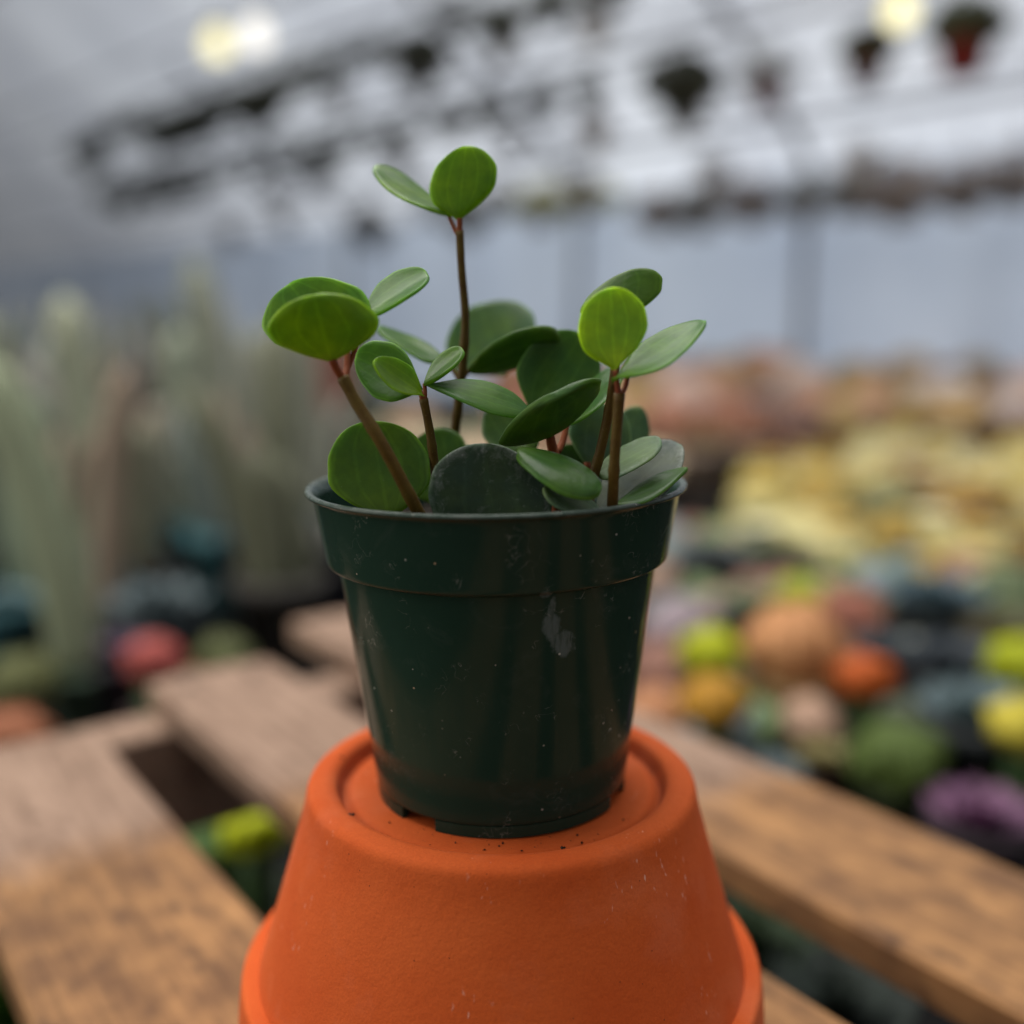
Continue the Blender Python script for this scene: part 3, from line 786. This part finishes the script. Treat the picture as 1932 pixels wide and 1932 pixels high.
NEAR = [  # px,py of the plant's middle, kind, colour, radius, pot colour, label
 (1340, 1250, 'graft', (196, 204, 20), .032, (40, 42, 44), 'bright lime grafted cactus just right of the green pot'),
 (1500, 1245, 'ball', (222, 158, 104), .058, (150, 124, 84), 'large peach coloured round cactus right of the lime one'),
 (1628, 1300, 'graft', (214, 98, 28), .029, (48, 40, 38), 'vivid orange grafted cactus beside the large peach one'),
 (1600, 1140, 'ball', (178, 112, 92), .046, (60, 46, 42), 'dusky pink round cactus behind the orange one'),
 (1505, 1135, 'graft', (170, 186, 30), .032, (44, 50, 40), 'yellow green grafted cactus behind the peach one'),
 (1425, 1125, 'rosette', (158, 172, 138), .062, (70, 70, 66), 'pale green rosette succulent behind the lime cactus'),
 (1760, 1130, 'rosette', (104, 128, 138), .082, (50, 56, 60), 'wide blue grey rosette at right behind the dusky pink cactus'),
 (1660, 1225, 'rosette', (90, 100, 108), .062, (40, 44, 46), 'slate grey rosette between the orange and dusky pink cacti'),
 (1790, 1250, 'rosette', (84, 92, 100), .066, (40, 42, 44), 'dark slate rosette before the wide blue grey one'),
 (1690, 1400, 'ball', (92, 112, 46), .042, (50, 60, 36), 'green round cactus right of the board edge'),
 (1840, 1345, 'rosette', (122, 142, 146), .066, (56, 60, 62), 'pale blue rosette right of the green round cactus'),
 (1925, 1400, 'graft', (222, 204, 66), .031, (60, 60, 40), 'yellow grafted cactus at the right edge'),
 (1922, 1275, 'graft', (186, 196, 20), .034, (44, 48, 40), 'lime grafted cactus at the right edge above the yellow one'),
 (1850, 1490, 'rosette', (148, 104, 138), .050, (66, 56, 62), 'purple rosette at the right edge near the board'),
 (1345, 1355, 'graft', (198, 142, 34), .032, (90, 70, 44), 'mustard yellow grafted cactus beside the terracotta pot'),
 (1240, 1300, 'ball', (222, 156, 110), .036, (168, 104, 74), 'peach cactus peeping out behind the pot on the right'),
 (1440, 1400, 'rosette', (112, 128, 132), .044, (46, 50, 54), 'blue grey rosette beyond the board below the peach cactus'),
 (1300, 1130, 'rosette', (136, 124, 138), .056, (66, 62, 66), 'mauve grey rosette near the right side of the green pot'),
 (1345, 1040, 'rosette', (118, 128, 130), .072, (60, 64, 64), 'grey rosette behind the mauve one right of the green pot'),
 (1480, 1040, 'rosette', (112, 116, 92), .066, (60, 60, 54), 'olive grey rosette before the cream cacti'),
 (1900, 1180, 'rosette', (120, 110, 78), .062, (56, 54, 48), 'olive brown rosette at the right edge'),
 (292, 1262, 'graft', (196, 92, 84), .029, (60, 46, 44), 'coral red grafted cactus at left beyond the pallet'),
 (362, 1258, 'ball', (206, 152, 120), .034, (150, 108, 84), 'pale orange small cactus right of the coral red one'),
 (20, 1345, 'ball', (190, 120, 84), .036, (190, 116, 78), 'orange brown cactus at the left edge beyond the pallet'),
 (225, 1195, 'rosette', (126, 104, 128), .052, (66, 58, 66), 'purple rosette behind the coral red cactus'),
 (420, 1190, 'ball', (104, 110, 66), .034, (52, 56, 42), 'olive green round cactus right of the purple rosette'),
 (300, 1140, 'rosette', (118, 134, 138), .075, (60, 70, 74), 'blue grey rosette behind the purple one at left'),
 (40, 1240, 'ball', (112, 116, 70), .038, (60, 62, 44), 'olive cactus at the left edge behind the pale column'),
]
for (px, py, kind, rgb, size, prgb, lab) in NEAR:
    rgb = tuple(int(c*.84) for c in rgb)
    p = onbench(px, py+35); ps = max(.75, size/.045)
    if kind == 'graft': size *= 1.05
    potted('potted_cactus' if kind != 'rosette' else 'potted_succulent', p, 'cactus' if kind != 'rosette' else 'succulent', lab, None, prgb, 'fuzz' if kind == 'ball' else kind, rgb, size, min(ps, 1.5) if kind != 'graft' else .85)
    taken.append((p.x, p.y, size*1.0))
# green cactus with a lime bloom under the pallet gap
p = atZ(478, 1570, BZ+.12)
potted('potted_cactus', (p.x, p.y, BZ), 'cactus', 'green cactus with a lime top seen through the gap between boards', None, (40, 52, 36), 'graft', (196, 206, 20), .026, .9); taken.append((p.x, p.y, .04))
p2 = atZ(425, 1585, BZ+.10)
potted('potted_cactus', (p2.x-.03, p2.y, BZ), 'cactus', 'dull green cactus seen through the gap left of the lime top', None, (40, 52, 36), 'ball', (84, 112, 62), .042, .9); taken.append((p2.x, p2.y, .04))

for (px, py, rgb, lab) in [(1420, 1730, (46, 60, 38), 'dark green plant under the pallet right of the terracotta pot'), (1585, 1850, (40, 48, 42), 'dark plant under the pallet near the lower right corner'), (8, 1850, (72, 104, 40), 'green plant under the pallet at the lower left corner')]:
    p = atZ(px, py, BZ+.10); potted('potted_succulent', (p.x, p.y, BZ), 'succulent', lab, None, (34, 36, 34), 'rosette', rgb, .05, 1.1); taken.append((p.x, p.y, .05))
# tall column cacti on the left
def column(px, py, Y, h, r, rgb, prgb, label, group, lean=(0, 0), ribs=9, arm=False):
    b = atY(px, py, Y); base = Vector((b.x, Y, BZ))
    e = empty('column_cactus', base); tag(e, label, 'cactus', group)
    ps = r/.034*1.15; pp = link('pot', pot_me(prgb), None, e); pp.scale = (ps,)*3
    z0 = .064*ps; n = 14; P, Rr = [], []
    for i in range(n+1):
        t = i/n; P.append(Vector((lean[0]*t*t, lean[1]*t*t, z0+(h-z0)*t)))
        Rr.append(r*(.86+.14*min(1, t*4))*(1 if t < .86 else math.sqrt(max(.02, 1-((t-.86)/.14)**2))))
    v, f = tube(P, Rr, ribs*4, rib=lambda a: 1+.11*math.cos(a*ribs))
    me = mesh('column', v, f); me.materials.append(plain(rgb, .75, .22, 20)); link('column', me, None, e)
    if arm:
        Q = [P[5]+Vector((0, 0, 0)), P[6]+Vector((r*2.0, 0, .02)), P[8]+Vector((r*2.6, 0, .04)), P[11]+Vector((r*2.7, 0, .02))]
        Q = smooth_path(Q, 5); v, f = tube(Q, [r*.6]*(len(Q)-1)+[r*.2], 24, rib=lambda a: 1+.1*math.cos(a*6))
        me = mesh('arm', v, f); me.materials.append(plain(rgb, .75, .22, 20)); link('arm', me, None, e)
    taken.append((base.x, base.y, r*1.2)); return e
TEAL = (62, 104, 110)
column(150, 1310, .95, .47, .030, (138, 146, 118), (80, 100, 84), 'pale column cactus bending left at the left edge', None, (-.09, .0))
column(60, 1130, 1.35, .40, .036, (120, 134, 112), TEAL, 'grey green column in a teal pot behind the bending one', None, (.02, 0))
column(190, 1100, 1.62, .56, .036, (146, 150, 128), TEAL, 'thick grey column with pale ribs in a teal pot', None, (-.03, 0))
column(345, 1000, 1.95, .50, .032, (130, 138, 120), TEAL, 'grey green column in a teal pot right of the thick one', None, (.02, 0))
column(270, 1090, 1.5, .34, .034, (120, 120, 100), (70, 60, 56), 'short beige column between two teal pots', None, (.01, 0))
column(470, 1010, 2.0, .50, .034, (130, 132, 118), (66, 66, 64), 'grey column at left with a slight lean', None, (.05, 0))
column(590, 1000, 2.1, .56, .032, (142, 144, 128), (88, 116, 124), 'pale column nearest the green pot on the left', None, (-.02, 0))
column(420, 900, 2.5, .68, .040, (130, 134, 118), (70, 70, 66), 'tall grey column among the cacti at left', None, (-.05, 0))
column(640, 900, 2.3, .50, .040, (128, 84, 74), (70, 70, 66), 'reddish brown column behind the left leaves', None, (.0, 0))
for (px, py, kd, rgb, lab) in [(190, 1085, 'rosette', (110, 120, 104), 'small plant in a bright teal pot low at left'), (345, 965, 'ball', (104, 108, 92), 'round cactus in a teal pot behind at left'), (12, 1140, 'rosette', (104, 124, 126), 'blue plant in a teal pot at the left edge'), (600, 1010, 'rosette', (96, 110, 108), 'plant in a grey teal pot just left of the green pot')]:
    p = onbench(px, py); potted('potted_cactus', (p.x, p.y, BZ), 'cactus', lab, None, TEAL, kd, rgb, .05, 1.25); taken.append((p.x, p.y-.05, .10))
CG = [(136, 138, 126), (116, 121, 105), (160, 158, 145), (98, 100, 80), (134, 132, 124), (138, 122, 105), (112, 122, 116)]
CN = ['grey', 'dull green', 'pale grey', 'olive', 'ash grey', 'brownish', 'blue grey']
def cluster(x, y, h, r, rgb, prgb, label, group, ns):
    e = empty('column_cactus', (x, y, BZ)); tag(e, label, 'cactus', group)
    ps = (r*(1.2+.5*ns))/.036; pp = link('pot', pot_me(prgb), None, e); pp.scale = (min(ps, 2.2),)*3
    z0 = .060*min(ps, 2.2); R0 = .018*min(ps, 2.2) if ns > 1 else 0
    for i in range(ns):
        a = 6.283*i/ns+rng.uniform(-.3, .3); b = Vector((R0*math.cos(a), R0*math.sin(a), z0-.004)); hh = h*rng.uniform(.55, 1.0); rr = r*rng.uniform(.8, 1.1)
        lx, ly = math.cos(a)*rng.uniform(0, .10)*hh/.5+rng.uniform(-.05, .05), math.sin(a)*rng.uniform(0, .1)
        n = 11; P = [b+Vector((lx*t*t, ly*t*t, (hh-z0)*t)) for t in [k/n for k in range(n+1)]]
        W = [rr*(.8+.2*min(1, k/n*4))*(1 if k < n-1 else (.75 if k == n-1 else .15)) for k in range(n+1)]
        v, f = tube(P, W, 21, rib=lambda a: 1+.14*math.cos(a*7))
        for _ in range(60):   # rows of pale spines
            k = rng.randrange(1, n); q = rng.uniform(0, 6.283); c = P[k].lerp(P[k-1], rng.random()); d = Vector((math.cos(q), math.sin(q), rng.uniform(-.3, .6)))
            s0 = c+d*W[k]*.9; k0 = len(v); x_ = Vector((-d.y, d.x, 0))*.0012; v += [s0-x_, s0+x_, s0+d*rr*.9]; f.append((k0, k0+1, k0+2))
        me = mesh('stem', v, f); me.materials.append(plain(rgb, .75, .25, 25)); link('stem', me, None, e)
    taken.append((x, y, r*1.5*ns**.5)); return e
k = 0
for _ in range(4000):
    if k >= 135: break
    y = rng.uniform(1.15, 4.6); x = rng.uniform(-.64*y-.25, -.12*y-.12)
    r = rng.uniform(.009, .020)*(1+.12*y); ns = rng.choice((1, 2, 3, 4))
    if not free(x, y, r*1.5*ns**.5): continue
    h = rng.uniform(.30, .58)+.05*(y-1.2)
    pc = rng.choice((0, 0, 1, 2, 3))
    lab = '%s %s cactus in %s pot, %s of the crowd at left' % (CN[k % 7], ['single column', 'twin column', 'three column', 'many column'][ns-1], ['teal', 'dark brown', 'clay', 'slate'][pc], 'front rows' if y < 2.1 else 'middle rows' if y < 3.3 else 'back rows')
    cluster(x, y, h, r, CG[k % 7], [TEAL, (70, 66, 62), (120, 84, 66), (60, 66, 70)][pc], lab, 'crowd of column cacti at left', ns); k += 1
# low fill among the columns, and on the right bench by colour zones
def zone_fill(n, tries, xr, yr, rad, choose):
    k = 0
    for _ in range(tries):
        if k >= n: break
        y = rng.uniform(*yr); x = xr(y); r = rad(y)
        if not free(x, y, r*.8): continue
        choose(x, y, r); taken.append((x, y, r*.8)); k += 1
def left_low(x, y, r):
    rgb = rng.choice([(120, 138, 134), (104, 116, 92), (128, 112, 120), (150, 140, 112)])
    potted('potted_succulent', (x, y, BZ), 'succulent', 'low %s between the column cacti at left, %s' % ({(120, 138, 134): 'blue green succulent', (104, 116, 92): 'olive succulent', (128, 112, 120): 'mauve succulent', (150, 140, 112): 'straw succulent'}[rgb], 'nearer' if y < 2.6 else 'farther'), 'low succulents among the columns', rng.choice([TEAL, (66, 60, 58), (90, 80, 70)]), rng.choice(['rosette', 'ball']), rgb, r, r/.04)
zone_fill(26, 900, lambda y: rng.uniform(-.6*y-.2, -.12*y-.05), (2.1, 3.4), lambda y: rng.uniform(.045, .06), left_low)
def cream(x, y, r):
    i = rng.choice((0, 1, 2, 3, 4, 5, 6)); j = rng.randrange(3)
    rgb = [(214, 204, 146), (196, 180, 106), (200, 194, 158), (176, 150, 80), (206, 194, 130), (112, 116, 84), (140, 112, 70)][i]
    fl = [None, (236, 230, 196), (206, 166, 70)][j]
    lab = '%s spiny cactus%s, %s of yellow patch at right' % (['cream', 'straw yellow', 'ivory', 'mustard', 'pale yellow', 'olive', 'tan'][i], ['', ' with a white flower', ' with an amber flower'][j], 'front' if y < 1.95 else 'middle' if y < 2.35 else 'back')
    potted('potted_cactus', (x, y, BZ), 'cactus', lab, 'cream cacti on the right bench', rng.choice([(96, 96, 84), (130, 112, 84), (70, 72, 66)]), 'fuzz', rgb, r, r/.045, fl)
zone_fill(150, 6000, lambda y: rng.uniform(.24*y+.02*y*y, .68*y), (1.45, 2.85), lambda y: rng.uniform(.032, .062), cream)
def slate(x, y, r):
    i = rng.randrange(10); kd = rng.choice(['rosette', 'rosette', 'fuzz', 'ball'])
    rgb = [(128, 138, 136), (112, 120, 100), (146, 132, 138), (100, 112, 80), (158, 160, 144), (176, 168, 120), (150, 110, 96), (120, 140, 96), (184, 150, 128), (136, 150, 156)][i]
    lab = '%s %s among the bright grafted cacti, %s rows at right' % (['blue grey', 'sage green', 'mauve grey', 'moss green', 'pale grey', 'straw', 'dusky red', 'fresh green', 'peach', 'pale blue'][i], {'rosette': 'rosette', 'fuzz': 'spiny cactus', 'ball': 'ribbed cactus'}[kd], 'front' if y < 1.1 else 'middle' if y < 1.4 else 'back')
    potted('potted_succulent' if kd == 'rosette' else 'potted_cactus', (x, y, BZ), 'succulent' if kd == 'rosette' else 'cactus', lab, 'small mixed plants at right', rng.choice([(60, 62, 60), (90, 80, 70), (120, 96, 80)]), kd, rgb, r, r/.05)
zone_fill(90, 4000, lambda y: rng.uniform(.15*y+.04, .66*y), (.74, 1.75), lambda y: rng.uniform(.030, .050), slate)
def tan(x, y, r):
    i = rng.randrange(7); j = rng.randrange(4); kd = rng.choice(['fuzz', 'ball', 'rosette'])
    rgb = [(190, 148, 120), (200, 172, 158), (160, 112, 90), (150, 126, 80), (204, 190, 182), (120, 92, 82), (176, 146, 100)][i]
    prgb = [(176, 120, 94), (180, 138, 116), (140, 90, 74), (180, 160, 144)][j]
    lab = '%s %s in %s pot, %s back at right' % (['tan', 'pinkish', 'russet', 'khaki', 'whitish', 'brown', 'sandy'][i], {'fuzz': 'spiny cactus', 'ball': 'ribbed cactus', 'rosette': 'rosette'}[kd], ['clay', 'pale clay', 'dark clay', 'buff'][j], 'part way' if y < 3.6 else 'far')
    potted('potted_cactus', (x, y, BZ), 'cactus', lab, 'far clay pots at right', prgb, kd, rgb, r, r/.05)
zone_fill(120, 4000, lambda y: rng.uniform(.02*y-.1, .66*y), (2.8, 5.4), lambda y: .055+.012*y*rng.uniform(.8, 1.3), tan)
def centre(x, y, r):
    rgb = rng.choice([(206, 176, 150), (214, 196, 160), (186, 150, 120), (150, 150, 120)])
    potted('potted_cactus', (x, y, BZ), 'cactus', 'pale round cactus on the bench straight behind the green pot', 'pale cacti behind the pot', rng.choice([(170, 130, 104), (90, 90, 84)]), 'fuzz', rgb, r, r/.05)
zone_fill(26, 900, lambda y: rng.uniform(-.14*y, .17*y), (1.9, 3.6), lambda y: rng.uniform(.05, .075), centre)
p = onbench(1790, 800)
potted('potted_cactus', (p.x, p.y, BZ), 'cactus', 'white woolly round cactus standing out at far right', None, (180, 120, 100), 'fuzz', (236, 232, 236), .105, 2.0)
# dark tub behind the pallet
tub = empty('dark_tub', (-.36, 1.42, BZ)); tub.scale = (.66, .66, .9); tag(tub, 'navy black plastic tub behind the pallet left of the pot', 'tub')
prof = [(.001, 0), (.15, 0), (.155, .005), (.185, .155), (.195, .157), (.197, .172), (.188, .174), (.182, .16), (.165, .03), (.001, .03)]
v, f = lathe(prof, 48); link('tub_wall', mesh('tub_wall', v, f), plain((30, 33, 44), .45), tub)
